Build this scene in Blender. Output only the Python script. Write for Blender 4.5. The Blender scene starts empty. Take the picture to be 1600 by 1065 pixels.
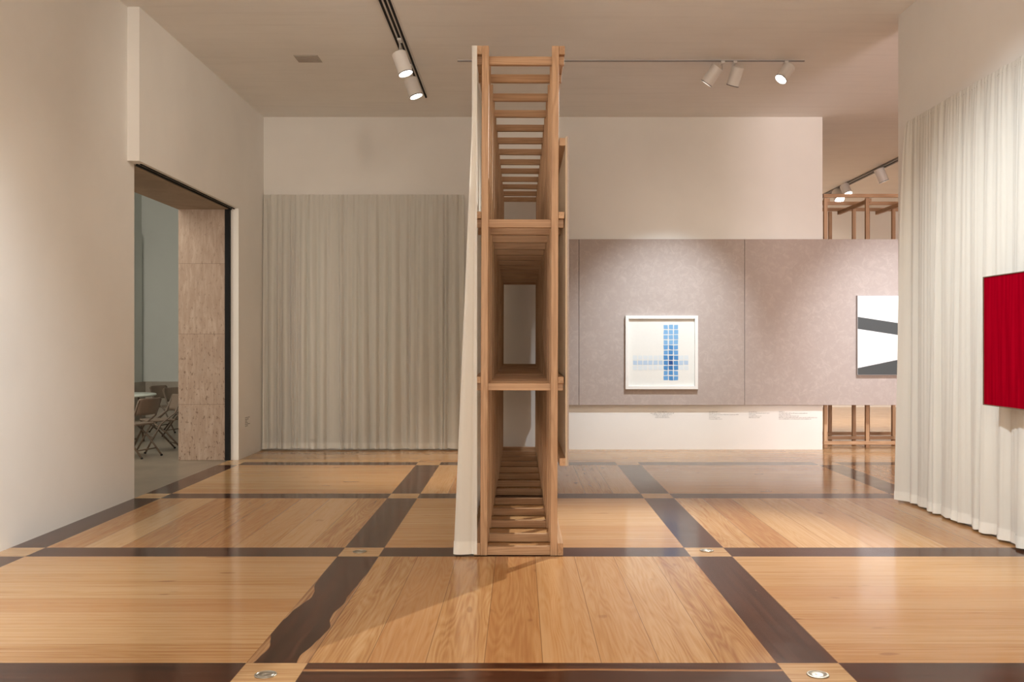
import bpy, bmesh, math, random
from mathutils import Vector, Matrix

# ------------------------------------------------------------------ camera, world, exposure
SC = bpy.context.scene
COL = SC.collection
F, CX, CY, EYE = 1450.0, 812.0, 537.0, 1.5

cam_d = bpy.data.cameras.new('camera')
cam = bpy.data.objects.new('camera', cam_d); COL.objects.link(cam)
cam.location = (0, 0, EYE); cam.rotation_euler = (math.pi / 2, 0, 0)
cam_d.sensor_width = 36; cam_d.lens = 36 * F / 1600
cam_d.shift_x = (800 - CX) / 1600; cam_d.shift_y = (CY - 532.5) / 1600
cam_d.clip_start = 0.05; cam_d.clip_end = 100
SC.camera = cam

SC.view_settings.view_transform = 'Standard'
SC.view_settings.look = 'None'
SC.view_settings.gamma = 1.0
SC.view_settings.use_curve_mapping = False
SC.view_settings.exposure = 1.34

world = bpy.data.worlds.new('gallery_air'); SC.world = world
world.use_nodes = True
bg = world.node_tree.nodes['Background']
bg.inputs[0].default_value = (1.0, 0.89, 0.765, 1); bg.inputs[1].default_value = 1.4

def spot(name, loc, target, power, color, size_deg, blend=0.5, radius=0.05):
    d = bpy.data.lights.new(name, 'SPOT')
    d.energy = power; d.color = color; d.spot_size = math.radians(size_deg); d.spot_blend = blend
    d.shadow_soft_size = radius
    o = bpy.data.objects.new(name, d); COL.objects.link(o)
    o.location = loc
    o.rotation_euler = (Vector(target) - Vector(loc)).to_track_quat('-Z', 'Y').to_euler()
    return o

def area(name, loc, target, power, color, sx, sy):
    d = bpy.data.lights.new(name, 'AREA')
    d.energy = power; d.color = color; d.shape = 'RECTANGLE'; d.size = sx; d.size_y = sy
    o = bpy.data.objects.new(name, d); COL.objects.link(o)
    o.location = loc
    o.rotation_euler = (Vector(target) - Vector(loc)).to_track_quat('-Z', 'Y').to_euler()
    return o

WARM = (1.0, 0.80, 0.60); SOFT = (1.0, 0.88, 0.74); NEUT = (1.0, 0.94, 0.86); PINK = (1.0, 0.86, 0.86)
# gallery spotlights on tracks, with added fill lights among them
spot('spot_left_wall', (-1.3, 3.2, 4.5), (-3.75, 4.6, 1.7), 440, (0.86, 0.94, 1.0), 70, 1.0, 0.08)
spot('spot_right_curtain', (0.3, 5.6, 4.55), (3.6, 6.9, 1.5), 300, (0.86, 0.95, 1.0), 62, 1.0, 0.07)
spot('spot_far_panel', (5.0, 9.9, 4.5), (5.5, 13.1, 0.9), 430, (0.86, 0.93, 1.0), 56, 1.0, 0.06)
spot('spot_back_fill', (2.4, 7.6, 4.6), (2.4, 13.1, 1.3), 80, SOFT, 58, 1.0, 0.1)  # added wash without a fixture, lifts the back wall and panels
spot('spot_front_floor', (1.3, 1.0, 4.55), (0.2, 6.0, 1.0), 15, WARM, 75, 0.9, 0.12)
for k, (x, y, w) in enumerate(((-2.0, 2.6, 22), (1.9, 2.6, 12), (-1.9, 6.6, 42), (1.9, 7.6, 45))):  # wide downward fill spots, added to raise the general light level
    spot('spot_room_fill', (x, y, 4.58), (x, y + 0.4, 0), w, SOFT, 125, 1.0, 0.25)
spot('spot_header_fill', (-0.3, 6.2, 4.6), (-3.6, 11.0, 3.2), 75, SOFT, 62, 1.0, 0.12)  # weak fill added to brighten the header and rear left walls
spot('spot_far_room', (6.6, 16.8, 4.3), (6.2, 20.0, 0.5), 420, (1.0, 0.90, 0.78), 110, 0.8, 0.06)
area('annex_fill', (-6.2, 12.0, 5.0), (-6.2, 13.5, 0), 70, (0.98, 0.97, 0.88), 3, 5)  # area light added overhead to light the annex, no opening there
# daylight of the neighbouring hall, reaching round the end of the right partition
area('hall_daylight', (5.4, 1.6, 2.2), (4.6, 10.0, 3.2), 120, (1.0, 0.84, 0.88), 1.6, 2.2)

# ------------------------------------------------------------------ node helpers
def new_mat(name):
    m = bpy.data.materials.new(name); m.use_nodes = True
    nt = m.node_tree
    return m, nt, nt.nodes['Principled BSDF']

class N:
    """tiny node-graph writer"""
    def __init__(s, nt): s.nt = nt
    def put(s, sock, v):
        if isinstance(v, bpy.types.NodeSocket): s.nt.links.new(v, sock)
        elif v is not None: sock.default_value = v
    def math(s, op, a, b=None, c=None):
        n = s.nt.nodes.new('ShaderNodeMath'); n.operation = op
        s.put(n.inputs[0], a); s.put(n.inputs[1], b)
        if c is not None: s.put(n.inputs[2], c)
        return n.outputs[0]
    def mix(s, f, a, b):
        n = s.nt.nodes.new('ShaderNodeMix'); n.data_type = 'RGBA'
        s.put(n.inputs['Factor'], f); s.put(n.inputs[6], a); s.put(n.inputs[7], b)
        return n.outputs[2]
    def fmix(s, f, a, b):
        n = s.nt.nodes.new('ShaderNodeMix'); n.data_type = 'FLOAT'
        s.put(n.inputs[0], f); s.put(n.inputs[2], a); s.put(n.inputs[3], b)
        return n.outputs[0]
    def xyz(s, x, y, z):
        n = s.nt.nodes.new('ShaderNodeCombineXYZ')
        s.put(n.inputs[0], x); s.put(n.inputs[1], y); s.put(n.inputs[2], z)
        return n.outputs[0]
    def sep(s, v):
        n = s.nt.nodes.new('ShaderNodeSeparateXYZ'); s.nt.links.new(v, n.inputs[0])
        return n.outputs
    def noise(s, v, scale=1, detail=2, rough=0.5, dist=0):
        n = s.nt.nodes.new('ShaderNodeTexNoise')
        if v is not None: s.nt.links.new(v, n.inputs['Vector'])
        n.inputs['Scale'].default_value = scale; n.inputs['Detail'].default_value = detail
        n.inputs['Roughness'].default_value = rough; n.inputs['Distortion'].default_value = dist
        return n.outputs[0]
    def white(s, v):
        n = s.nt.nodes.new('ShaderNodeTexWhiteNoise'); n.noise_dimensions = '3D'
        s.nt.links.new(v, n.inputs['Vector']); return n.outputs['Value']
    def ramp(s, f, stops):
        n = s.nt.nodes.new('ShaderNodeValToRGB'); s.nt.links.new(f, n.inputs[0])
        el = n.color_ramp.elements
        while len(el) < len(stops): el.new(0.5)
        for e, (p, c) in zip(el, stops): e.position = p; e.color = (*c, 1)
        return n.outputs[0]
    def step(s, f, lo, hi):
        n = s.nt.nodes.new('ShaderNodeMapRange'); n.interpolation_type = 'SMOOTHSTEP'
        s.put(n.inputs[0], f); n.inputs[1].default_value = lo; n.inputs[2].default_value = hi
        return n.outputs[0]
    def coord(s):
        return s.nt.nodes.new('ShaderNodeTexCoord').outputs['Object']
    def bump(s, h, strength, dist, bsdf):
        n = s.nt.nodes.new('ShaderNodeBump'); n.inputs['Strength'].default_value = strength
        n.inputs['Distance'].default_value = dist
        s.nt.links.new(h, n.inputs['Height']); s.nt.links.new(n.outputs[0], bsdf.inputs['Normal'])

def rgb(c): return (*c, 1)

def plain(name, c, rough=0.5, metal=0.0):
    m, nt, b = new_mat(name)
    b.inputs['Base Color'].default_value = rgb(c); b.inputs['Roughness'].default_value = rough
    b.inputs['Metallic'].default_value = metal
    n = N(nt)
    t = n.noise(n.coord(), 40, 3)
    nt.links.new(n.mix(n.math('MULTIPLY', t, 0.25), rgb(c), rgb([x * 0.8 for x in c])), b.inputs['Base Color'])
    return m

def plaster(name, c, streak=False):
    m, nt, b = new_mat(name); n = N(nt)
    b.inputs['Roughness'].default_value = 0.85; b.inputs['Specular IOR Level'].default_value = 0.2
    o = n.coord(); x, y, z = n.sep(o)
    big = n.noise(o, 0.7, 4, 0.6)
    col = n.mix(n.step(big, 0.3, 0.75), rgb(c), rgb([k * 0.94 for k in c]))
    if streak:
        st = n.noise(n.xyz(n.math('MULTIPLY', x, 0.7), n.math('MULTIPLY', y, 9), 0), 1, 4, 0.65)
        col = n.mix(n.math('MULTIPLY', n.step(st, 0.45, 0.8), 0.35), col, rgb([k * 0.82 for k in c]))
    nt.links.new(col, b.inputs['Base Color'])
    n.bump(n.noise(o, 55, 4, 0.6), 0.12, 0.004, b)
    return m

def wood(name, axis, light, dark, rough=0.5):
    """sawn timber, grain along one axis"""
    m, nt, b = new_mat(name); n = N(nt)
    x, y, z = n.sep(n.coord())
    info = nt.nodes.new('ShaderNodeObjectInfo').outputs['Random']
    k = [22, 22, 22]; k[axis] = 1.1
    v = n.xyz(n.math('MULTIPLY', x, k[0]), n.math('MULTIPLY', y, k[1]), n.math('MULTIPLY_ADD', z, k[2], n.math('MULTIPLY', info, 50)))
    g = n.noise(v, 0.45, 3, 0.55, 0.6)
    rings = n.math('PINGPONG', n.math('MULTIPLY', g, 9), 0.5)
    fine = n.noise(v, 5, 3, 0.6)
    f = n.math('ADD', n.math('MULTIPLY', rings, 0.9), n.math('MULTIPLY', fine, 0.45))
    f = n.math('ADD', f, n.math('MULTIPLY', n.math('SUBTRACT', info, 0.5), 0.5))
    col = n.mix(n.step(f, 0.1, 0.95), rgb(light), rgb(dark))
    nt.links.new(col, b.inputs['Base Color'])
    b.inputs['Roughness'].default_value = rough
    n.bump(fine, 0.15, 0.002, b)
    return m

def fabric(name, c, trans=0.25):
    m, nt, b = new_mat(name); n = N(nt)
    o = n.coord(); x, y, z = n.sep(o)
    weave = n.noise(n.xyz(n.math('MULTIPLY', x, 60), n.math('MULTIPLY', y, 60), n.math('MULTIPLY', z, 4)), 1, 3, 0.6)
    col = n.mix(n.math('MULTIPLY', weave, 0.3), rgb(c), rgb([k * 0.86 for k in c]))
    nt.links.new(col, b.inputs['Base Color'])
    b.inputs['Roughness'].default_value = 0.9; b.inputs['Specular IOR Level'].default_value = 0.15
    b.inputs['Sheen Weight'].default_value = 0.15
    tr = nt.nodes.new('ShaderNodeBsdfTranslucent'); nt.links.new(col, tr.inputs[0])
    mx = nt.nodes.new('ShaderNodeMixShader'); mx.inputs[0].default_value = trans
    nt.links.new(b.outputs[0], mx.inputs[1]); nt.links.new(tr.outputs[0], mx.inputs[2])
    nt.links.new(mx.outputs[0], nt.nodes['Material Output'].inputs[0])
    return m

def suede(name):
    m, nt, b = new_mat(name); n = N(nt)
    o = n.coord()
    a = n.noise(o, 11, 7, 0.72, 1.0)
    f = n.noise(o, 2.2, 3, 0.5, 0.5)
    col = n.mix(n.step(a, 0.42, 0.80), rgb((0.43, 0.36, 0.325)), rgb((0.53, 0.455, 0.415)))
    col = n.mix(n.math('MULTIPLY', n.step(f, 0.4, 0.7), 0.35), col, rgb((0.42, 0.345, 0.31)))
    nt.links.new(col, b.inputs['Base Color'])
    b.inputs['Roughness'].default_value = 0.8; b.inputs['Specular IOR Level'].default_value = 0.25
    b.inputs['Sheen Weight'].default_value = 0.2
    n.bump(n.noise(o, 60, 3), 0.1, 0.003, b)
    return m

def travertine(name):
    m, nt, b = new_mat(name); n = N(nt)
    o = n.coord(); x, y, z = n.sep(o)
    zj = n.math('ADD', z, 0.19); iz = n.math('FLOOR', n.math('DIVIDE', zj, 0.907))
    rnd = n.white(n.xyz(iz, 0.4, 0.2))
    v = n.xyz(n.math('MULTIPLY_ADD', x, 16, n.math('MULTIPLY', rnd, 30)), n.math('MULTIPLY', y, 16), n.math('MULTIPLY', z, 2.6))
    a = n.noise(v, 1.2, 7, 0.7, 0.6)
    p = n.noise(n.xyz(n.math('MULTIPLY', x, 26), n.math('MULTIPLY', y, 26), n.math('MULTIPLY', z, 13)), 1.2, 4, 0.65)
    q = n.noise(o, 3.0, 5, 0.65, 0.8)
    f = n.math('ADD', a, n.math('MULTIPLY', n.math('SUBTRACT', rnd, 0.5), 0.16))
    col = n.mix(n.step(f, 0.33, 0.68), rgb((0.315, 0.22, 0.16)), rgb((0.43, 0.325, 0.25)))
    low = n.step(z, 2.4, 0.3)
    col = n.mix(n.math('MULTIPLY', n.step(q, 0.48, 0.68), n.fmix(low, 0.2, 0.65)), col, rgb((0.33, 0.255, 0.20)))
    pits = n.step(p, 0.565, 0.64)
    col = n.mix(n.math('MULTIPLY', pits, n.fmix(low, 0.3, 0.85)), col, rgb((0.13, 0.075, 0.045)))
    # joints between the stone slabs
    jz = n.math('SUBTRACT', zj, n.math('MULTIPLY', iz, 0.907))
    joint = n.math('LESS_THAN', jz, 0.007)
    col = n.mix(n.math('MULTIPLY', joint, 0.55), col, rgb((0.14, 0.09, 0.06)))
    nt.links.new(col, b.inputs['Base Color'])
    b.inputs['Roughness'].default_value = 0.6
    n.bump(n.math('SUBTRACT', a, pits), 0.3, 0.004, b)
    return m

def concrete(name, c, rough=0.4):
    m, nt, b = new_mat(name); n = N(nt)
    o = n.coord()
    a = n.noise(o, 1.3, 6, 0.65, 0.6)
    nt.links.new(n.mix(n.step(a, 0.3, 0.7), rgb(c), rgb([k * 0.72 for k in c])), b.inputs['Base Color'])
    b.inputs['Roughness'].default_value = rough
    return m

X0, MX, SX = -1.287, 2.4955, 0.291
Y0, MY, SY = 4.08, 2.47, 0.285

def parquet(name):
    """2.5 m squares of wide planks, direction alternating, framed by dark bands with pale crossings"""
    m, nt, b = new_mat(name); n = N(nt)
    x, y, z = n.sep(n.coord())
    u = n.math('DIVIDE', n.math('SUBTRACT', x, X0), MX); v = n.math('DIVIDE', n.math('SUBTRACT', y, Y0), MY)
    iu = n.math('FLOOR', u); iv = n.math('FLOOR', v)
    fu = n.math('MULTIPLY', n.math('SUBTRACT', u, iu), MX); fv = n.math('MULTIPLY', n.math('SUBTRACT', v, iv), MY)
    bu = n.math('LESS_THAN', fu, SX); bv = n.math('LESS_THAN', fv, SY)
    near = n.math('LESS_THAN', y, Y0 + 3 * MY + SY)
    far = n.math('SUBTRACT', 1.0, near)
    bu = n.math('MULTIPLY', bu, near)
    bv = n.math('MULTIPLY', bv, n.math('LESS_THAN', y, Y0 + 3.5 * MY))
    cross = n.math('MULTIPLY', bu, bv)
    band = n.math('SUBTRACT', n.math('MAXIMUM', bu, bv), cross)
    par = n.math('FLOORED_MODULO', n.math('ADD', iu, iv), 2.0)     # 0: planks run in depth, 1: across
    par = n.math('MAXIMUM', par, far)
    acr = n.fmix(par, n.math('SUBTRACT', fu, SX), n.math('SUBTRACT', fv, SY))
    alo = n.fmix(par, y, x)
    PW = 0.276
    pi = n.math('FLOOR', n.math('DIVIDE', acr, PW))
    pf = n.math('SUBTRACT', acr, n.math('MULTIPLY', pi, PW))
    rnd = n.white(n.xyz(n.math('MULTIPLY_ADD', iu, 3.7, 0.3), n.math('MULTIPLY_ADD', iv, 5.1, 0.7), pi))
    rnd2 = n.white(n.xyz(n.math('MULTIPLY_ADD', iu, 1.9, 0.9), n.math('MULTIPLY_ADD', iv, 2.3, 0.1), n.math('ADD', pi, 31.5)))
    g = n.noise(n.xyz(n.math('MULTIPLY', acr, 5.5), n.math('MULTIPLY', alo, 0.42), n.math('MULTIPLY', rnd, 60)), 1.0, 2, 0.45, 0.2)
    rings = n.math('PINGPONG', n.math('MULTIPLY', g, 24), 0.5)
    fine = n.noise(n.xyz(n.math('MULTIPLY', acr, 85), n.math('MULTIPLY', alo, 2.2), n.math('MULTIPLY', rnd, 60)), 1.0, 3, 0.6)
    broad = n.noise(n.xyz(n.math('MULTIPLY', acr, n.fmix(par, 18, 42)), n.math('MULTIPLY', alo, 0.7), n.math('MULTIPLY', rnd, 90)), 1.0, 3, 0.6)
    f = n.math('ADD', n.math('MULTIPLY', rings, n.fmix(par, 0.30, 0.16)), n.math('MULTIPLY', fine, 0.42))
    f = n.math('ADD', f, n.math('MULTIPLY', n.math('SUBTRACT', broad, 0.5), n.fmix(par, 0.62, 0.85)))
    f = n.math('ADD', f, n.math('MULTIPLY', n.math('SUBTRACT', rnd2, 0.5), n.fmix(par, 0.34, 0.12)))
    light = n.ramp(n.step(f, 0.0, 0.72), [(0.0, (0.555, 0.35, 0.175)), (0.5, (0.455, 0.25, 0.103)), (1.0, (0.29, 0.125, 0.044))])
    warm = n.mix(n.math('MULTIPLY', n.step(rnd, 0.3, 0.95), 0.42), light, rgb((0.41, 0.185, 0.068)))
    # knots
    kn = n.noise(n.xyz(n.math('MULTIPLY', acr, 9), n.math('MULTIPLY', alo, 3.0), n.math('MULTIPLY', rnd, 17)), 1.0, 1, 0.4)
    warm = n.mix(n.math('MULTIPLY', n.step(kn, 0.725, 0.775), 0.5), warm, rgb((0.20, 0.085, 0.035)))
    # joints
    jl = n.math('MAXIMUM', n.math('LESS_THAN', pf, 0.0025), n.math('GREATER_THAN', pf, PW - 0.0015))
    warm = n.mix(n.math('MULTIPLY', jl, n.fmix(par, 0.6, 0.25)), warm, rgb((0.10, 0.045, 0.02)))
    # dark bands: grain along their length, pale sapwood streaks at the edge
    bal = n.fmix(bv, y, x); bac = n.fmix(bv, fu, fv)
    dg = n.noise(n.xyz(n.math('MULTIPLY', bac, 26), n.math('MULTIPLY', bal, 0.8), n.math('MULTIPLY', n.math('ADD', iu, iv), 7.3)), 1.0, 4, 0.6, 0.4)
    dark = n.mix(n.step(dg, 0.32, 0.72), rgb((0.034, 0.010, 0.004)), rgb((0.085, 0.027, 0.012)))
    edge = n.math('MINIMUM', bac, n.math('SUBTRACT', 0.288, bac))
    wav = n.noise(n.xyz(n.math('MULTIPLY', n.math('GREATER_THAN', bac, 0.145), 9.0), n.math('MULTIPLY', y, 1.7), n.math('MULTIPLY', iu, 5.3)), 1.0, 2, 0.4)
    place = n.math('MULTIPLY', n.math('MULTIPLY', n.math('LESS_THAN', x, -0.9), n.math('GREATER_THAN', x, -1.4)), n.math('MULTIPLY', n.step(y, 6.2, 5.4), bu))
    lim = n.math('MULTIPLY', n.math('MULTIPLY', n.math('SUBTRACT', wav, 0.38), 0.20), place)
    sap = n.step(n.math('SUBTRACT', lim, edge), -0.002, 0.004)
    # one long pale streak in the front cross band
    swob = n.math('MULTIPLY', n.math('SUBTRACT', n.noise(n.xyz(n.math('MULTIPLY', x, 1.3), 0.3, 0.9), 1.0, 3, 0.5), 0.5), 0.05)
    sd = n.math('ABSOLUTE', n.math('SUBTRACT', n.math('SUBTRACT', y, 4.272), swob))
    sw = n.math('MULTIPLY', n.noise(n.xyz(n.math('MULTIPLY', x, 2.2), n.math('MULTIPLY', y, 40), 2.7), 1.0, 3, 0.6), 0.028)
    streak = n.math('MULTIPLY', n.step(n.math('SUBTRACT', sw, sd), -0.002, 0.004), n.math('MULTIPLY', n.math('LESS_THAN', y, 4.37), n.math('MULTIPLY', n.math('GREATER_THAN', x, -1.0), n.math('LESS_THAN', x, 1.21))))
    sap = n.math('MAXIMUM', sap, streak)
    sapc = n.mix(n.step(dg, 0.4, 0.6), rgb((0.50, 0.29, 0.14)), rgb((0.28, 0.125, 0.05)))
    dark = n.mix(n.math('MULTIPLY', sap, 0.85), dark, sapc)
    scr = n.noise(n.xyz(n.math('MULTIPLY', x, 30), n.math('MULTIPLY', y, 7), 1.7), 1.0, 2, 0.5)
    dark = n.mix(n.math('MULTIPLY', n.step(scr, 0.74, 0.80), 0.35), dark, rgb((0.33, 0.22, 0.15)))
    # pale crossings, grain across
    cg = n.noise(n.xyz(n.math('MULTIPLY', x, 2.2), n.math('MULTIPLY', y, 50), n.math('MULTIPLY_ADD', iu, 4.1, n.math('MULTIPLY', iv, 2.7))), 1.0, 3, 0.6)
    crs = n.mix(n.step(cg, 0.3, 0.75), rgb((0.56, 0.37, 0.19)), rgb((0.40, 0.22, 0.10)))
    col = n.mix(band, warm, dark); col = n.mix(cross, col, crs)
    eu = n.math('MINIMUM', n.math('ABSOLUTE', fu), n.math('ABSOLUTE', n.math('SUBTRACT', fu, SX)))
    ev = n.math('MINIMUM', n.math('ABSOLUTE', fv), n.math('ABSOLUTE', n.math('SUBTRACT', fv, SY)))
    el = n.math('MULTIPLY', n.math('LESS_THAN', n.math('MINIMUM', eu, ev), 0.002), near)
    col = n.mix(n.math('MULTIPLY', el, 0.6), col, rgb((0.09, 0.04, 0.02)))
    nt.links.new(col, b.inputs['Base Color'])
    wear = n.noise(n.xyz(n.math('MULTIPLY', x, 1.0), n.math('MULTIPLY', y, 1.0), 0), 3.0, 5, 0.65)
    nt.links.new(n.fmix(wear, 0.07, 0.22), b.inputs['Roughness'])
    b.inputs['IOR'].default_value = 1.5
    b.inputs['Specular IOR Level'].default_value = 0.22
    h = n.math('SUBTRACT', n.math('MULTIPLY', fine, 0.25), n.math('MAXIMUM', jl, el))
    n.bump(h, 0.05, 0.001, b)
    return m

def emitter(name, c, s):
    m, nt, b = new_mat(name)
    b.inputs['Base Color'].default_value = rgb((0.8, 0.8, 0.8))
    b.inputs['Emission Color'].default_value = rgb(c); b.inputs['Emission Strength'].default_value = s
    return m

M = {}
M['wall'] = plaster('white_wall_plaster', (0.85, 0.825, 0.785))
M['ceiling'] = plaster('board_marked_ceiling', (0.89, 0.87, 0.835), True)
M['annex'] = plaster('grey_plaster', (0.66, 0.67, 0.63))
M['floor'] = parquet('banded_plank_parquet')
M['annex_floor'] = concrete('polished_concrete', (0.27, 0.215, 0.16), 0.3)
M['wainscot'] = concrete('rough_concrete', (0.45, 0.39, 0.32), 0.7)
M['stone'] = travertine('travertine')
M['soffit'] = concrete('brown_soffit', (0.34, 0.25, 0.175), 0.7)
M['black'] = plain('black_steel', (0.003, 0.003, 0.0035), 0.9)
OAK_L, OAK_D = (0.54, 0.335, 0.19), (0.37, 0.205, 0.10)
M['wood_x'] = wood('red_oak_crosswise', 0, OAK_L, OAK_D)
M['wood_y'] = wood('red_oak_lengthwise', 1, OAK_L, OAK_D)
M['wood_z'] = wood('red_oak_upright', 2, OAK_L, OAK_D)
M['ply'] = plain('pale_panel_edge', (0.60, 0.48, 0.35), 0.7)
M['cloth'] = fabric('white_voile', (0.80, 0.78, 0.72), 0.22)
M['hem'] = fabric('white_voile_doubled', (0.86, 0.84, 0.78), 0.08)
M['suede'] = suede('brushed_taupe_covering')
M['white_frame'] = plain('white_lacquer', (0.84, 0.82, 0.78), 0.4)
M['paper'] = plain('cream_paper', (0.80, 0.79, 0.74), 0.8)
M['white_paint'] = plain('white_paint', (0.86, 0.86, 0.85), 0.6)
M['dark_paint'] = plain('charcoal_paint', (0.055, 0.06, 0.06), 0.6)
M['canvas_edge'] = plain('grey_canvas_edge', (0.42, 0.39, 0.38), 0.7)
M['lamp'] = plain('white_enamel', (0.74, 0.70, 0.66), 0.35)
M['ring'] = plain('dark_lamp_rim', (0.16, 0.14, 0.13), 0.4)
M['glow'] = emitter('lit_lens', (1.0, 0.94, 0.85), 5)
M['ink'] = plain('grey_lettering', (0.20, 0.18, 0.165), 0.8)
M['steel'] = plain('worn_brass_steel', (0.45, 0.42, 0.36), 0.35, 0.9)
M['vent'] = plain('grey_vent', (0.46, 0.41, 0.36), 0.8)
M['chair_metal'] = plain('brown_metal', (0.12, 0.082, 0.055), 0.45)
M['chair_pad'] = plain('brown_vinyl', (0.17, 0.12, 0.085), 0.6)
M['table_top'] = plain('pale_table_top', (0.52, 0.54, 0.48), 0.3)

def red_paint():
    m, nt, b = new_mat('brushed_crimson'); n = N(nt)
    x, y, z = n.sep(n.coord())
    s = n.noise(n.xyz(n.math('MULTIPLY', x, 20), n.math('MULTIPLY', y, 30), n.math('MULTIPLY', z, 1.2)), 1, 4, 0.6)
    nt.links.new(n.mix(n.step(s, 0.3, 0.72), rgb((0.22, 0.0, 0.007)), rgb((0.31, 0.001, 0.011))), b.inputs['Base Color'])
    b.inputs['Roughness'].default_value = 0.9; b.inputs['Specular IOR Level'].default_value = 0.0
    n.bump(s, 0.06, 0.002, b)
    return m
M['red'] = red_paint()
BLUES = []
for k, c in enumerate([(0.70, 0.75, 0.77), (0.46, 0.58, 0.72), (0.22, 0.44, 0.70), (0.13, 0.34, 0.64), (0.07, 0.25, 0.54), (0.03, 0.16, 0.42), (0.01, 0.07, 0.26)]):
    BLUES.append(plain('blue_wash', c, 0.8))

# ------------------------------------------------------------------ mesh helpers
def add_box(bm, x0, x1, y0, y1, z0, z1, bevel=0.0, mi=0):
    n0 = len(bm.faces)
    r = bmesh.ops.create_cube(bm, size=1)
    vs = r['verts']
    bmesh.ops.scale(bm, verts=vs, vec=(x1 - x0, y1 - y0, z1 - z0))
    bmesh.ops.translate(bm, verts=vs, vec=((x0 + x1) / 2, (y0 + y1) / 2, (z0 + z1) / 2))
    fs = set(f for v in vs for f in v.link_faces)
    for f in fs: f.material_index = mi
    if bevel:
        es = list(set(e for v in vs for e in v.link_edges))
        bmesh.ops.bevel(bm, geom=es, offset=bevel, segments=2, affect='EDGES', profile=0.5)
        for f in bm.faces[n0:] if hasattr(bm.faces, 'ensure_lookup_table') and not bm.faces.ensure_lookup_table() else []:
            f.material_index = mi

def box(x0, x1, y0, y1, z0, z1, bevel=0.0):
    bm = bmesh.new(); add_box(bm, x0, x1, y0, y1, z0, z1, bevel); return bm

def add_tube(bm, pts, r, seg=10):
    pts = [Vector(p) for p in pts]; rings = []
    for i, p in enumerate(pts):
        if i == 0: d = pts[1] - p
        elif i == len(pts) - 1: d = p - pts[i - 1]
        else: d = (pts[i + 1] - p).normalized() + (p - pts[i - 1]).normalized()
        d.normalize()
        up = Vector((0, 0, 1)) if abs(d.z) < 0.95 else Vector((1, 0, 0))
        a = d.cross(up).normalized(); c = d.cross(a).normalized()
        rings.append([bm.verts.new(p + r * (math.cos(2 * math.pi * k / seg) * a + math.sin(2 * math.pi * k / seg) * c)) for k in range(seg)])
    for A, B in zip(rings, rings[1:]):
        for k in range(seg):
            f = bm.faces.new((A[k], A[(k + 1) % seg], B[(k + 1) % seg], B[k])); f.smooth = True
    bm.faces.new(rings[0][::-1]); bm.faces.new(rings[-1])

def add_lathe(bm, prof, seg=28, mat=None):
    """profile of (radius, height) about +Z"""
    rings = []
    for r, z in prof:
        if r < 1e-6: rings.append([bm.verts.new((0, 0, z))])
        else: rings.append([bm.verts.new((r * math.cos(2 * math.pi * k / seg), r * math.sin(2 * math.pi * k / seg), z)) for k in range(seg)])
    for A, B in zip(rings, rings[1:]):
        for k in range(seg):
            a0, a1 = A[k % len(A)], A[(k + 1) % len(A)]; b0, b1 = B[k % len(B)], B[(k + 1) % len(B)]
            vs = []
            for q in (a0, a1, b1, b0):
                if q not in vs: vs.append(q)
            if len(vs) > 2:
                f = bm.faces.new(vs)
                f.smooth = True
    if mat: bmesh.ops.transform(bm, matrix=mat, verts=bm.verts)

def obj(name, bm, m, parent=None, loc=(0, 0, 0), smooth_angle=None):
    bmesh.ops.recalc_face_normals(bm, faces=bm.faces)
    me = bpy.data.meshes.new(name); bm.to_mesh(me); bm.free()
    for mm in (m if isinstance(m, (list, tuple)) else [m]): me.materials.append(mm)
    if smooth_angle is not None:
        me.shade_smooth() if smooth_angle >= 180 else me.set_sharp_from_angle(angle=math.radians(smooth_angle))
    o = bpy.data.objects.new(name, me); COL.objects.link(o); o.location = loc
    if parent is not None: o.parent = parent
    return o

def tag(o, label, cat, group=None, kind=None):
    o['label'] = label; o['category'] = cat
    if group: o['group'] = group
    if kind: o['kind'] = kind
    return o

def thing(name, label, cat, loc=(0, 0, 0), rot=(0, 0, 0), group=None):
    o = bpy.data.objects.new(name, None); COL.objects.link(o)
    o.empty_display_size = 0.1
    o.location = loc; o.rotation_euler = rot
    return tag(o, label, cat, group)

def struct(name, bm, m, label=None, cat=None):
    o = obj(name, bm, m); o['kind'] = 'structure'
    if label: o['label'] = label; o['category'] = cat
    return o

def copy_thing(root, loc, rotz, label):
    r = root.copy(); COL.objects.link(r); r.location = loc; r.rotation_euler = (0, 0, rotz); r['label'] = label
    for ch in root.children:
        c = ch.copy(); COL.objects.link(c); c.parent = r
        for g in ch.children:
            d = g.copy(); COL.objects.link(d); d.parent = c
    return r

# ------------------------------------------------------------------ setting
CEIL = 4.72
YB = 13.18                      # face of the back wall
XL, XH = -3.75, -3.635          # left wall, boxed-out wall round the doorway
struct('floor', box(XL, 14, -3.5, 22, -0.12, 0), M['floor'], 'glossy plank floor in squares framed by dark wooden bands', 'floor')
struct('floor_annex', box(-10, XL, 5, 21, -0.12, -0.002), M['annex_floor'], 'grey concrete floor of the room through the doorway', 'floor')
struct('ceiling', box(XL - 0.6, 14, -3.5, 14.4, CEIL, CEIL + 0.15), M['ceiling'], 'high white board marked ceiling', 'ceiling')
struct('ceiling_far', box(4.0, 14, 14.4, 22, CEIL, CEIL + 0.15), M['ceiling'], 'ceiling of the far room beyond the end wall', 'ceiling')
struct('ceiling_annex', box(-10, XL - 0.6, 5, 21, 5.2, 5.3), M['annex'], 'ceiling of the room through the doorway', 'ceiling')
struct('wall_left', box(XL - 0.65, XL, -3.5, 9.03, 0, CEIL), M['wall'], 'plain white wall along the left', 'wall')
struct('wall_left_header', box(XL - 0.65, XH, 9.03, 12.0, 3.25, CEIL), M['wall'], 'white wall above the doorway', 'wall')
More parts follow.
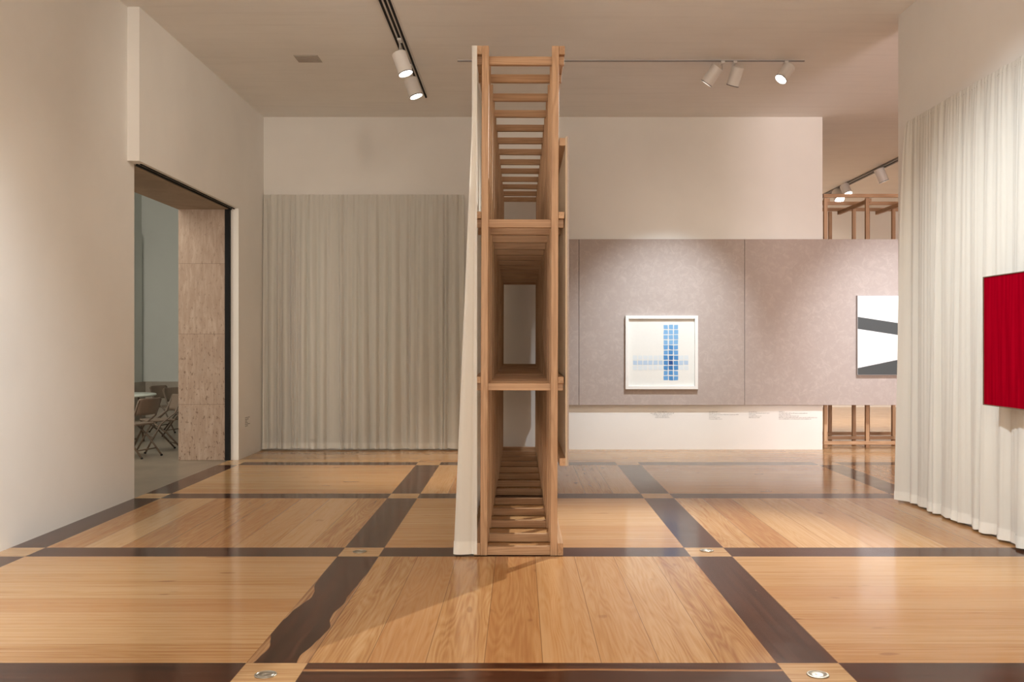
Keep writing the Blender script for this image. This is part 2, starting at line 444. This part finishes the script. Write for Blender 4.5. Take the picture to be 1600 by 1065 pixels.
struct('wall_left_boxing', box(XL, XH, 8.87, 9.03, 3.25, CEIL), M['wall'], 'boxed out end of the white header by the doorway', 'wall')
struct('wall_left_rear', box(-3.735, XH, 12.0, YB, 0, CEIL), M['wall'], 'narrow white wall between doorway and back curtain', 'wall')
struct('wall_back', box(-4.5, 4.30, YB, YB + 0.25, 0, CEIL), M['wall'], 'white back wall behind curtain, panels and frame', 'wall')
struct('wall_right', box(3.72, 4.0, -3.5, 9.12, 0, CEIL), M['wall'], 'white partition wall behind the right curtain', 'wall')
struct('wall_far', box(3.5, 14, 22, 22.2, 0, CEIL), M['wall'], 'pale wall at the end of the far room', 'wall')
struct('wall_far_right', box(14, 14.2, -3.5, 22, 0, CEIL), M['wall'], 'wall closing the far room on the right', 'wall')
struct('wall_far_left', box(4.0, 4.12, YB + 0.25, 22, 0, CEIL), M['wall'], 'wall closing the far room behind the end wall', 'wall')
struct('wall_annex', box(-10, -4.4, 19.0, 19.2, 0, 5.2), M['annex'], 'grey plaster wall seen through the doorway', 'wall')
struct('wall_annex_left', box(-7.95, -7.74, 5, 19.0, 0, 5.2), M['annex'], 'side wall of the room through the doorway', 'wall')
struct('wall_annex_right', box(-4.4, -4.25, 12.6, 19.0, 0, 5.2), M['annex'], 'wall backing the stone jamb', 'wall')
bm = box(-7.74, -4.4, 18.9, 19.0, 0, 0.73)
add_box(bm, -7.74, -7.62, 14, 18.9, 0, 0.73)
struct('trim_annex', bm, M['wainscot'], 'rough concrete dado along the annex wall', 'trim')
struct('trim_annex_upper', box(-7.74, -7.68, 14, 18.88, 0.73, 3.72), M['annex'], 'raised plaster band on the annex side wall', 'trim')
# doorway: stone jamb, brown soffit, black steel edge
t = thing('door_1', 'tall doorway with travertine jamb and black steel edge in the left wall', 'doorway', (-4.08, 11.96, 0)); t['kind'] = 'structure'
obj('jamb', box(-0.32, 0.285, 0, 0.64, 0, 3.262, 0.004), M['stone'], t)
obj('steel_edge', box(0.285, 0.345, -0.02, 0.04, 0, 3.25), M['black'], t)
obj('soffit', box(-0.32, 0.33, -2.93, 0, 3.232, 3.25), M['soffit'], t)
bm = box(0.345, 0.36, -2.93, 0.03, 3.232, 3.25); add_box(bm, 0.385, 0.40, -2.93, 0.03, 3.24, 3.25)
obj('track', bm, M['black'], t)

# ------------------------------------------------------------------ timber stud wall seen end on
t = thing('timber_frame', 'tall open oak stud frame standing end on in the middle of the gallery', 'frame', (0, 6.6, 0), (0, math.radians(0.2), 0))
FY = [0.0, 0.44] + [0.44 + 0.54 * k for k in range(1, 11)] + [6.36]
LV = [(0.003, 0.062), (1.168, 1.220), (2.330, 2.388), (3.490, 3.550)]
for k, y in enumerate(FY):
    for x0 in (-0.280, 0.216):
        obj('post', box(x0, x0 + 0.050, y - 0.03, y + 0.02, 0.0015, 3.61, 0.003), M['wood_z'], t)
    for z0, z1 in LV:
        x1 = 0.305 if z0 > 1 else 0.216
        x0 = -0.325 if z0 > 1 else -0.230
        if z0 > 1: bm = box(x0, x1, y + 0.02, y + 0.062, z0, z1, 0.003)
        else: bm = box(x0, x1, y - 0.02, y + 0.03, z0, z1, 0.003)
        obj('rung', bm, M['wood_x'], t)
for x0, x1, s in ((-0.325, -0.281, -1), (0.267, 0.308, 1)):
    for z0, z1 in ((1.2205, 1.268), (2.3885, 2.436), (3.5505, 3.61)):
        obj('rail', box(x0, x1, -0.03, 6.40, z0, z1, 0.003), M['wood_y'], t)
    obj('rail', box(x0, x1, -0.03, 6.40, 0.002, 0.09, 0.003), M['wood_y'], t)

# suede covered panel run on the right side of the frame
t = thing('display_panel', 'taupe covered display panel fixed along the right side of the oak frame, seen edge on', 'panel', (0.322, 6.6, 0.635))
for k in range(3):
    y0 = -0.02 + k * 2.13
    obj('board', box(0.002, 0.016, y0, y0 + 2.127, 0, 2.335, 0.001), M['ply'], t)
    obj('covering', box(0.016, 0.027, y0, y0 + 2.127, 0, 2.335, 0.002), M['suede'], t)
for z0, z1 in ((0.0, 0.055), (2.27, 2.325)):
    obj('batten', box(-0.040, 0.002, -0.02, 6.36, z0, z1, 0.002), M['wood_y'], t)

# ------------------------------------------------------------------ suede panels on the back wall
PZ0, PZ1, YP = 0.636, 2.978, 13.105
def wall_panel(x0, x1, label):
    t = thing('display_panel', label, 'panel', ((x0 + x1) / 2, YP + 0.045, PZ0), group='taupe panels across the back wall')
    w = (x1 - x0) / 2 - 0.0025
    obj('covering', box(-w, w, -0.045, 0.0, 0, PZ1 - PZ0, 0.003), M['suede'], t)
    for z in (0.12, PZ1 - PZ0 - 0.2):
        obj('batten', box(-w + 0.05, w - 0.05, 0.0, 0.029, z, z + 0.06), M['wood_x'], t)
wall_panel(0.36, 0.837, 'narrow taupe wall panel next to the oak frame')
wall_panel(0.837, 3.177, 'wide taupe wall panel behind the blue print')
wall_panel(3.177, 5.517, 'taupe wall panel behind the black and white painting')

# blue print in a white frame
px = lambda p, y: (p - CX) * y / F
t = thing('framed_print', 'white framed print of small blue squares forming a cross', 'picture', (px(1035, 13.0), YP - 0.003, px(CY, 1) + EYE - (587 - CY) * 13.0 / F))
W = 0.51; H = 1.035
bm = bmesh.new()
add_box(bm, -W, -W + 0.045, -0.05, 0, 0, H, 0.002); add_box(bm, W - 0.045, W, -0.05, 0, 0, H, 0.002)
add_box(bm, -W + 0.045, W - 0.045, -0.05, 0, 0, 0.045, 0.002); add_box(bm, -W + 0.045, W - 0.045, -0.05, 0, H - 0.045, H, 0.002)
obj('picture_frame', bm, M['white_frame'], t)
random.seed(5)
bm = bmesh.new()
add_box(bm, -W + 0.045, W - 0.045, -0.012, -0.002, 0.045, H - 0.045)
pitch = 0.0722; sq = 0.060
def square(cx, cz, mi):
    j = lambda: random.uniform(-0.0035, 0.0035)
    yy = -0.0135
    vs = [bm.verts.new((cx + sx * sq / 2 + j(), yy, cz + sz * sq / 2 + j())) for sx, sz in ((-1, -1), (1, -1), (1, 1), (-1, 1))]
    f = bm.faces.new(vs); f.material_index = mi
gx = lambda c: -0.372 + c * pitch            # 11 columns, the tall bar is columns 6..8
gz = lambda r: 0.155 + r * pitch             # 11 rows from the bottom, the arm is row 3
for r in range(11):
    for c in range(11):
        d = abs(r - 3)
        if c in (6, 7, 8):
            lvl = 3
            if d <= 6: lvl = 3
            if d <= 4 and r < 8: lvl = 4
            if d <= 1: lvl = 5
            if r > 6: lvl = 3
            if r > 8: lvl = 3
            if c == 7: lvl = min(7, lvl + (1 if d <= 3 else 0) + (1 if d == 0 else 0))
            square(gx(c), gz(r), lvl + 0)
        elif r == 3: square(gx(c), gz(r), 2)
        elif d == 1: square(gx(c), gz(r), 1)
o = obj('print', bm, [M['paper']] + BLUES, t)

# black and white painting, partly hidden by the curtain
t = thing('painting', 'white painting with slanting charcoal bands, partly hidden behind the right curtain', 'picture', (px(1342, 13.0), YP - 0.002, EYE - (586 - CY) * 12.98 / F))
H = (586 - 461) * 12.98 / F; Wd = 0.72
obj('canvas', box(0, Wd, -0.045, 0, 0, H, 0.002), M['canvas_edge'], t)
bm = bmesh.new()
def quad(pts, mi, y=-0.0465):
    vs = [bm.verts.new((x, y, z)) for x, z in pts] ; f = bm.faces.new(vs); f.material_index = mi
zz = lambda p: (586 - p) * 12.98 / F
e = 0.006
m1 = (505.5 - 495) / 46 ; m2 = (510 * 0 + (514 - 519.5)) / 46
s1 = -6.5 / 46.0 * 1.0
a0, a1 = zz(494.5), zz(513.5)
slope = -(501.5 - 494.5) * 12.98 / F / ((1388 - 1342) * 12.98 / F)
b0 = zz(575); slope2 = (575 - 565.5) / 46
quad([(e, e), (Wd, e), (Wd, b0 + slope2 * Wd), (e, b0)], 1)
quad([(e, b0), (Wd, b0 + slope2 * Wd), (Wd, max(b0 + slope2 * Wd + 0.02, a1 + slope * Wd)), (e, a1)], 0)
quad([(e, a1), (Wd, max(b0 + slope2 * Wd + 0.02, a1 + slope * Wd)), (Wd, a0 + slope * Wd), (e, a0)], 1)
quad([(e, a0), (Wd, a0 + slope * Wd), (Wd, H - e), (e, H - e)], 0)
obj('painted_face', bm, [M['white_paint'], M['dark_paint']], t)

# red painting on the right curtain
t = thing('painting', 'crimson monochrome painting hung in front of the right curtain', 'picture', (3.55, 6.50, 1.04))
Lh, Hh = 0.51, 0.965
obj('canvas', box(-0.045, 0.0, -Lh + 0.006, Lh - 0.006, 0.006, Hh - 0.006), M['red'], t)
bm = bmesh.new()
for y0, y1, z0, z1 in ((-Lh, -Lh + 0.006, 0, Hh), (Lh - 0.006, Lh, 0, Hh), (-Lh + 0.006, Lh - 0.006, 0, 0.006), (-Lh + 0.006, Lh - 0.006, Hh - 0.006, Hh)):
    add_box(bm, -0.052, 0.0, y0, y1, z0, z1)
obj('picture_frame', bm, plain('thin_walnut', (0.16, 0.10, 0.065), 0.5), t)
for y in (-0.3, 0.27): obj('hanger', box(0.0, 0.085, y, y + 0.03, Hh - 0.12, Hh - 0.09), M['steel'], t)

# ------------------------------------------------------------------ curtains
def fold_fn(seed, w=(0.10, 0.21)):
    """irregular pleats: returns f(s) in 0..1 along the cloth"""
    rr = random.Random(seed)
    ks = [-0.3]; am = []
    while ks[-1] < 14: ks.append(ks[-1] + rr.uniform(*w)); am.append((rr.uniform(0.5, 1.0), rr.uniform(0.3, 0.7)))
    def f(s):
        lo, hi = 0, len(ks) - 1
        while hi - lo > 1:
            mid = (lo + hi) // 2
            if ks[mid] <= s: lo = mid
            else: hi = mid
        u = (s - ks[lo]) / (ks[lo + 1] - ks[lo]); a, c = am[min(lo, len(am) - 1)]
        uu = u / c * 0.5 if u < c else 0.5 + (u - c) / (1 - c) * 0.5
        return a * (0.5 - 0.5 * math.cos(2 * math.pi * uu)) ** 0.5
    return f

def curtain(name, label, origin, along, normal, length, top, seed, amp_top, amp_bot, lean=None, group=None, ends=None, step=0.009, shift=0.06, pleat=(0.1, 0.21)):
    along = Vector(along); normal = Vector(normal)
    f1 = fold_fn(seed, pleat); f2 = fold_fn(seed + 7, (0.03, 0.06)); f3 = fold_fn(seed + 13, (0.25, 0.5))
    t = thing(name, label, 'curtain', origin, group=group)
    n = int(length / step)
    def P(s, z, off=0.0):
        h = max(0.0, 1 - z / top)
        g = max(0.0, 1 - h * 7)                 # gathering near the heading
        sh = s + shift * h * (f3(s) - 0.5)
        d = (amp_top + (amp_bot - amp_top) * h ** 0.4) * (f1(sh) * 0.8 + f3(sh * 0.9 + 0.2 * h) * 0.35) + 0.018 * g * f2(s) + 0.010 * (1 - 0.6 * h) * (1 - g) * f2(s * 0.75)
        if lean: d += lean(s, h)
        return along * s + normal * (d + off) + Vector((0, 0, z))
    def sheet(zs, off):
        bm = bmesh.new(); rows = []
        for z in zs:
            rows.append([bm.verts.new(P(i * step, z + (0.010 * (f1(i * step * 0.7) - 0.5) * (1 if z < 0.2 and off == 0 else 1) if z < 0.03 else 0), off)) for i in range(n + 1)])
        for A, B in zip(rows, rows[1:]):
            for i in range(n):
                fc = bm.faces.new((A[i], A[i + 1], B[i + 1], B[i])); fc.smooth = True
        return bm
    zs = [0.022, 0.1] + [0.1 + (top - 0.1) * k / 22 for k in range(1, 22)] + [top - 0.08, top - 0.03, top]
    zs = sorted(zs)
    obj('cloth', sheet(zs, 0.0), M['cloth'], t)
    hm = obj('hem', sheet([0.020, 0.055, 0.105], 0.003), M['hem'], t)
    hd = obj('heading', sheet([top - 0.035, top - 0.015, top + 0.012], 0.003), M['cloth'], t)
    return t

curtain('curtain', 'long sheer off white curtain hung flat against the back wall left of the oak frame',
        (XH + 0.015, 13.165, 0), (1, 0, 0), (0, -1, 0), 2.84, 3.60, 3, 0.026, 0.115, pleat=(0.05, 0.17))
def right_lean(s, h):
    e = max(0.0, 1 - s / 0.16)
    return 0.085 * (h ** 0.45) * e ** 1.3
curtain('curtain', 'floor length sheer white curtain on the right wall behind the crimson painting',
        (3.705, 8.82, 0), (0, -1, 0), (-1, 0, 0), 4.6, 3.60, 11, 0.012, 0.085, lean=right_lean, pleat=(0.11, 0.30))
def frame_lean(s, h):
    # near edge flares out towards the floor in one broad fold
    k = min(1.0, s / 0.035)
    return (k ** 0.7) * 0.165 * h ** 0.95 * (1 if s < 0.30 else 1 - 0.35 * min(1, (s - 0.30) / 0.4))
def frame_curtain():
    top = 3.60
    t = thing('curtain', 'sheer white curtain hung down the left side of the oak frame, seen end on', 'curtain', (-0.300, 6.535, 0))
    f1 = fold_fn(23); f3 = fold_fn(31, (0.3, 0.5))
    # cloth outline in plan: returns from the post, broad flat end fold, then runs back in pleats
    def plan(s, h):
        w = 0.012 + 0.155 * h
        if s < 1.0:                     # end fold facing the room, unit parameter
            x = -w * s; y = 0.006 * math.sin(s * math.pi * 2.0) * h + 0.03 * max(0.0, s - 0.75) ** 2 * 8 * h + 0.012 * math.exp(-((s - 0.22) / 0.09) ** 2) * h
            return x, y
        q = (s - 1.0)                   # metres run back
        y = q + 0.015 * h
        d = w * (1 - 0.55 * min(1, q / 0.5)) + 0.05 * h ** 0.6 * f1(q) * min(1, q / 0.15) - 0.02 * h * f3(q)
        return -max(d, 0.036), y
    ss = [i / 40 for i in range(41)] + [1 + 0.013 * i for i in range(1, 490)]
    def sheet(zs, off):
        bm = bmesh.new(); rows = []
        for z in zs:
            h = 1 - min(z, top) / top
            rr = []
            for i, s in enumerate(ss):
                x, y = plan(s, h)
                if s < 1.0: y -= off
                else: x -= off
                rr.append(bm.verts.new((x, y, z)))
            rows.append(rr)
        for A, B in zip(rows, rows[1:]):
            for i in range(len(ss) - 1):
                f = bm.faces.new((A[i], A[i + 1], B[i + 1], B[i])); f.smooth = True
        return bm
    zs = [0.020, 0.1] + [0.1 + (top - 0.1) * k / 16 for k in range(1, 17)]
    obj('cloth', sheet(zs, 0), M['cloth'], t)
    obj('hem', sheet([0.018, 0.06, 0.11], 0.003), M['hem'], t)
frame_curtain()

# ------------------------------------------------------------------ timber frame beyond the end wall
t = thing('timber_frame', 'pinkish oak stud frame beyond the end of the back wall, behind the taupe panel', 'frame', (4.36, 13.35, 0))
for k in range(5):
    x = 0.02 + k * 0.60
    obj('post', box(x, x + 0.05, 0, 0.05, 0.003, 3.60, 0.003), M['wood_z'], t)
    obj('post', box(x + 0.07, x + 0.12, 0.72, 0.77, 0.003, 3.60, 0.003), M['wood_z'], t)
    obj('post', box(x + 0.53, x + 0.58, 1.38, 1.43, 0.003, 3.60, 0.003), M['wood_z'], t)
    obj('rung', box(x + 0.05, x + 0.09, 0.055, 1.43, 3.55, 3.60, 0.003) if False else box(x + 0.055, x + 0.10, 0.05, 1.36, 3.545, 3.60, 0.003), M['wood_y'], t)
for y, z in ((-0.045, 0.0), (0.675, 0.0), (1.335, 0.0)):
    obj('rail', box(0.0, 3.1, y, y + 0.043, 0.055, 0.105, 0.003), M['wood_x'], t)
    obj('rail', box(0.0, 3.1, y, y + 0.043, 3.602, 3.65, 0.003), M['wood_x'], t)

# ------------------------------------------------------------------ lettering on the walls (too small to read: rows of tiny strokes)
def wall_text(loc, rotz, lines, label, pitch=0.0205, centre=False, seed=1):
    rr = random.Random(seed); bm = bmesh.new()
    wmax = max(lines)
    for k, w in enumerate(lines):
        x = (wmax - w) / 2 if centre else 0.0; end = x + w
        z = -k * pitch
        while x < end:
            for _ in range(rr.randint(2, 8)):
                if x > end: break
                hgt = rr.choice((0.007, 0.007, 0.007, 0.011)); lw = rr.uniform(0.0018, 0.003)
                add_box(bm, x, x + lw, -0.0015, 0, z, z + hgt)
                if rr.random() < 0.6: add_box(bm, x + lw, x + 0.0045, -0.0015, 0, z + rr.choice((0, 0.005)), z + rr.choice((0, 0.005)) + 0.0022)
                x += 0.0068
            x += 0.006
    o = obj('wall_text', bm, M['ink'], None, loc); o.rotation_euler = (0, 0, rotz)
    tag(o, label, 'lettering', 'small wall captions')
wz = EYE - (643.5 - CY) * YB / F
wall_text((px(1016, YB), YB - 0.001, wz), 0, [0.13, 0.34, 0.27, 0.18, 0.20], 'small centred grey caption under the blue print', centre=True, seed=2)
wall_text((px(1108, YB), YB - 0.001, wz), 0, [0.12, 0.16, 0.42, 0.10, 0.16, 0.18], 'small grey caption with one long line, second block from the oak frame', seed=3)
wall_text((px(1170, YB), YB - 0.001, wz), 0, [0.11, 0.29, 0.10, 0.18, 0.15], 'small grey caption, narrow block just left of the widest caption', seed=4)
wall_text((px(1217, YB), YB - 0.001, wz), 0, [0.08, 0.40, 0.17, 0.28, 0.54, 0.46], 'widest small grey caption, close to the end of the back wall', seed=6)
wall_text((XH + 0.001, 12.28, 0.515 + 0.0), math.pi / 2, [0.20, 0.16, 0.10, 0.12, 0.22, 0.12], 'small grey caption low on the wall between doorway and curtain', pitch=0.022, seed=9)

# ------------------------------------------------------------------ tracks and spotlights
def track(name, label, x, y0, y1, slots, along='y', body=True):
    t = thing(name, label, 'light track', (0, 0, 0))
    return t
t = thing('light_track', 'black triple slot light track on the ceiling left of the oak frame', 'light track', (-1.25, 8.5, CEIL))
for x, y1 in ((-0.055, 10.1), (-0.010, 11.95), (0.032, 12.08)):
    obj('rail', box(x - 0.011, x + 0.011, -4.5, y1 - 8.5, -0.022, -0.001, 0.002), M['black'], t)
obj('housing', box(-0.085, 0.06, -4.5, 3.4, -0.012, -0.0005), M['lamp'], t)
t = thing('light_track', 'thin pale light track across the ceiling in front of the back wall', 'light track', (1.26, 10.54, CEIL))
obj('housing', box(-1.965, 1.97, -0.018, 0.018, -0.020, -0.0005, 0.002), M['lamp'], t)
obj('rail', box(-1.965, 1.97, -0.0215, -0.018, -0.022, -0.010), M['ring'], t)
t = thing('light_track', 'dark double light track on the ceiling of the far room', 'light track', (6.57, 17.5, CEIL))
obj('rail', box(-0.06, -0.02, -5, 3.2, -0.035, -0.0005, 0.002), M['ring'], t)
obj('rail', box(0.02, 0.06, -5, 3.2, -0.035, -0.0005, 0.002), M['ring'], t)

def lamp(mount, centre, aim, label, group, rad=0.068, length=0.205, drop=0.0):
    """cylindrical track spotlight: adapter, stem, housing, rim, lens"""
    mount = Vector(mount) - Vector((0, 0, drop)); c = Vector(centre) - mount; aim = Vector(aim).normalized()
    t = thing('spotlight', label, 'spotlight', mount, group=group)
    bm = box(-0.02, 0.02, -0.05, 0.05, -0.045, -0.022, 0.002); obj('adapter', bm, M['lamp'], t)
    back = c - aim * length / 2
    bm = bmesh.new(); add_tube(bm, [(0, 0, -0.04), (0, 0, (back.z - 0.02 if back.z < -0.06 else -0.075)), tuple(back + aim * 0.03)], 0.008); obj('stem', bm, M['lamp'], t)
    R = (-aim).to_track_quat('Z', 'Y').to_matrix().to_4x4()
    mt = Matrix.Translation(c) @ R
    h = length / 2
    bm = bmesh.new()
    add_lathe(bm, [(0, h), (rad * 0.9, h), (rad, h - 0.008), (rad, -h), (rad - 0.004, -h), (rad - 0.006, -h + 0.03), (0, -h + 0.032)], 32, mt)
    obj('housing', bm, M['lamp'], t, smooth_angle=40)
    bm = bmesh.new()
    add_lathe(bm, [(rad - 0.003, -h - 0.004), (rad + 0.002, -h - 0.004), (rad + 0.002, -h + 0.006), (rad - 0.003, -h + 0.006), (rad - 0.003, -h - 0.004)], 32, mt)
    obj('rim', bm, M['ring'], t)
    bm = bmesh.new(); add_lathe(bm, [(0, -h + 0.020), (rad - 0.008, -h + 0.020), (rad - 0.008, -h + 0.025), (0, -h + 0.025)], 32, mt)
    obj('lens', bm, M['glow'], t)
    return t, mount + c + aim * (h + 0.03), aim

def on_track(p, q, Y):                      # a point seen at (p, q) at depth Y
    return ((p - CX) * Y / F, Y, EYE - (q - CY) * Y / F)
G1 = 'spotlights on the triple slot track'; G2 = 'spotlights on the thin track'; G3 = 'spotlights in the far room'
_, e, a = lamp((-1.26, 9.75, CEIL), on_track(628.5, 99, 9.70), (0.34, -0.10, -1), 'white cylindrical spotlight, higher in view of the two on the black track', G1, 0.078, 0.235)
spot('spot_track_near', e, (-0.9, 9.0, 0), 35, WARM, 60, 0.8, 0.05)
_, e, a = lamp((-1.255, 10.65, CEIL), on_track(645.5, 137, 10.62), (0.36, -0.06, -1), 'white cylindrical spotlight at the far end of the black track', G1, 0.078, 0.215)
spot('spot_track_far', e, (-0.95, 11.2, 0), 190, WARM, 56, 0.8, 0.05)
lamp((2.30, 10.54, CEIL), on_track(1112.5, 117.5, 10.50), (-0.68, 0.36, -1), 'white spotlight tilted left, leftmost of three on the thin track', G2, 0.070, 0.215)
_, e, a = lamp((2.44, 10.54, CEIL), on_track(1149, 119, 10.56), (-0.24, 0.42, -1), 'white spotlight turned away towards the blue print, middle of three on the thin track', G2, 0.070, 0.215)
spot('spot_print', e, (1.95, 13.0, 1.25), 290, (0.82, 0.92, 1.0), 54, 1.0, 0.04)
_, e, a = lamp((3.02, 10.54, CEIL), on_track(1227, 114, 10.46), (-0.62, -0.26, -0.85), 'brightly glowing spotlight facing the room, rightmost on the thin track', G2, 0.070, 0.200)
spot('spot_floor_key', e, (0.2, 5.2, 0.0), 620, (1.0, 0.96, 0.88), 62, 0.7, 0.03)
lamp((6.57, 16.8, CEIL), on_track(1377, 273.5, 16.7), (0.42, -0.02, -1), 'nearest white spotlight hanging from the far room track', G3, 0.09, 0.25, 0.018)
lamp((6.57, 18.7, CEIL), on_track(1322, 296.5, 18.4), (0.20, -0.55, -1), 'middle white spotlight in the far room above the timber frame', G3, 0.09, 0.22, 0.018)
lamp((6.59, 19.35, CEIL), on_track(1309.5, 305.5, 19.0), (0.10, -0.75, -1), 'farthest white spotlight in the far room, showing below the timber rail', G3, 0.10, 0.24, 0.018)

# ------------------------------------------------------------------ ceiling vent, floor sockets
t = thing('ceiling_vent', 'small square grey vent in the ceiling left of the black track', 'vent', (-2.39, 10.48, CEIL))
obj('plate', box(-0.135, 0.135, -0.13, 0.13, -0.006, -0.0005, 0.002), M['vent'], t)
bm = bmesh.new()
for k in range(6): add_box(bm, -0.12, 0.12, -0.115 + k * 0.04, -0.105 + k * 0.04, -0.010, -0.006)
obj('slats', bm, M['vent'], t)

def socket(x, y, label):
    t = thing('floor_socket', label, 'floor socket', (x, y, 0), group='round metal floor sockets')
    bm = bmesh.new(); add_lathe(bm, [(0.040, 0.0005), (0.050, 0.0005), (0.049, 0.004), (0.041, 0.005), (0.040, 0.0005)], 36); obj('ring', bm, M['steel'], t)
    bm = bmesh.new(); add_lathe(bm, [(0, 0.0006), (0.0395, 0.0006), (0.0395, 0.0028), (0.012, 0.0028), (0.010, 0.0014), (0, 0.0014)], 36); obj('cover', bm, M['steel'], t)
socket(-1.152, 4.207, 'round metal floor socket in the pale square at the front left crossing')
socket(1.352, 4.207, 'round metal floor socket in the pale square at the front right crossing')
socket(1.358, 6.735, 'round metal floor socket in the pale square right of the oak frame foot')
socket(-1.155, 6.70, 'round metal floor socket in the pale square left of the oak frame foot')

# ------------------------------------------------------------------ folding chairs and table through the doorway
def folding_chair(loc, rz, label):
    """faces +Y"""
    t = thing('folding_chair', label, 'chair', loc, (0, 0, rz), 'brown folding chairs in the next room')
    bm = bmesh.new(); rows = []
    for z, yb in ((0.565, -0.175), (0.60, -0.185), (0.70, -0.215), (0.765, -0.232), (0.785, -0.236)):
        w = 0.215 if 0.6 <= z <= 0.77 else 0.200
        rows.append([(w * (k / 10 * 2 - 1), yb - 0.045 * (1 - (k / 5 - 1) ** 2), z) for k in range(11)])
    fr = [[bm.verts.new(p) for p in r] for r in rows]; bk = [[bm.verts.new((p[0], p[1] - 0.016, p[2])) for p in r] for r in rows]
    for A in (fr, bk):
        for r0, r1 in zip(A, A[1:]):
            for k in range(10): f = bm.faces.new((r0[k], r0[k + 1], r1[k + 1], r1[k])); f.smooth = True
    n = len(rows)
    for k in range(10):
        bm.faces.new((fr[0][k], fr[0][k + 1], bk[0][k + 1], bk[0][k])); bm.faces.new((fr[-1][k], fr[-1][k + 1], bk[-1][k + 1], bk[-1][k]))
    for j in range(n - 1):
        bm.faces.new((fr[j][0], fr[j + 1][0], bk[j + 1][0], bk[j][0])); bm.faces.new((fr[j][-1], fr[j + 1][-1], bk[j + 1][-1], bk[j][-1]))
    obj('backrest', bm, M['chair_pad'], t)
    bm = box(-0.195, 0.195, -0.17, 0.215, 0.425, 0.452, 0.010)
    obj('seat', bm, M['chair_pad'], t)
    for s in (-1, 1):
        bm = bmesh.new(); add_tube(bm, [(s * 0.222, -0.245, 0.765), (s * 0.222, -0.16, 0.545), (s * 0.222, 0.03, 0.40), (s * 0.222, 0.24, 0.012)], 0.0125, 8)
        l = obj('front_leg', bm, M['chair_metal'], t)
        bm = bmesh.new(); add_tube(bm, [(s * 0.222, 0.24, 0.02), (s * 0.222, 0.245, 0.001)], 0.016, 8); obj('foot_cap', bm, M['black'], l)
        bm = bmesh.new(); add_tube(bm, [(s * 0.200, 0.15, 0.43), (s * 0.200, -0.05, 0.27), (s * 0.200, -0.27, 0.012)], 0.0125, 8)
        l = obj('rear_leg', bm, M['chair_metal'], t)
        bm = bmesh.new(); add_tube(bm, [(s * 0.200, -0.268, 0.02), (s * 0.200, -0.273, 0.001)], 0.016, 8); obj('foot_cap', bm, M['black'], l)
    bm = bmesh.new(); add_tube(bm, [(-0.222, 0.13, 0.215), (0.222, 0.13, 0.215)], 0.009, 8); obj('crossbar', bm, M['chair_metal'], t)
    bm = bmesh.new(); add_tube(bm, [(-0.2, -0.19, 0.105), (0.2, -0.19, 0.105)], 0.009, 8); obj('crossbar', bm, M['chair_metal'], t)
    return t
ZA = -0.002
c0 = folding_chair((-5.13, 12.36, ZA), math.radians(74), 'brown folding chair nearest the doorway edge, the front one of the pair by the table')
copy_thing(c0, (-5.06, 13.02, ZA), math.radians(126), 'brown folding chair close behind the front one, its backrest seen at a slant')
copy_thing(c0, (-5.98, 15.9, ZA), math.radians(-105), 'brown folding chair farther back, whole backrest showing beyond the pale table')
copy_thing(c0, (-5.47, 15.15, ZA), math.radians(-110), 'brown folding chair half hidden behind the stone jamb')
t = thing('round_table', 'pale round table in the next room beside the folding chairs', 'table', (-6.13, 14.0, ZA))
bm = bmesh.new(); add_lathe(bm, [(0, 0.715), (0.60, 0.715), (0.61, 0.725), (0.61, 0.735), (0.60, 0.745), (0, 0.745)], 40); obj('tabletop', bm, M['table_top'], t)
for k in range(4):
    a = math.pi / 4 + k * math.pi / 2
    bm = bmesh.new(); add_tube(bm, [(0.38 * math.cos(a), 0.38 * math.sin(a), 0.714), (0.46 * math.cos(a), 0.46 * math.sin(a), 0.001)], 0.016, 8); obj('leg', bm, M['chair_metal'], t)
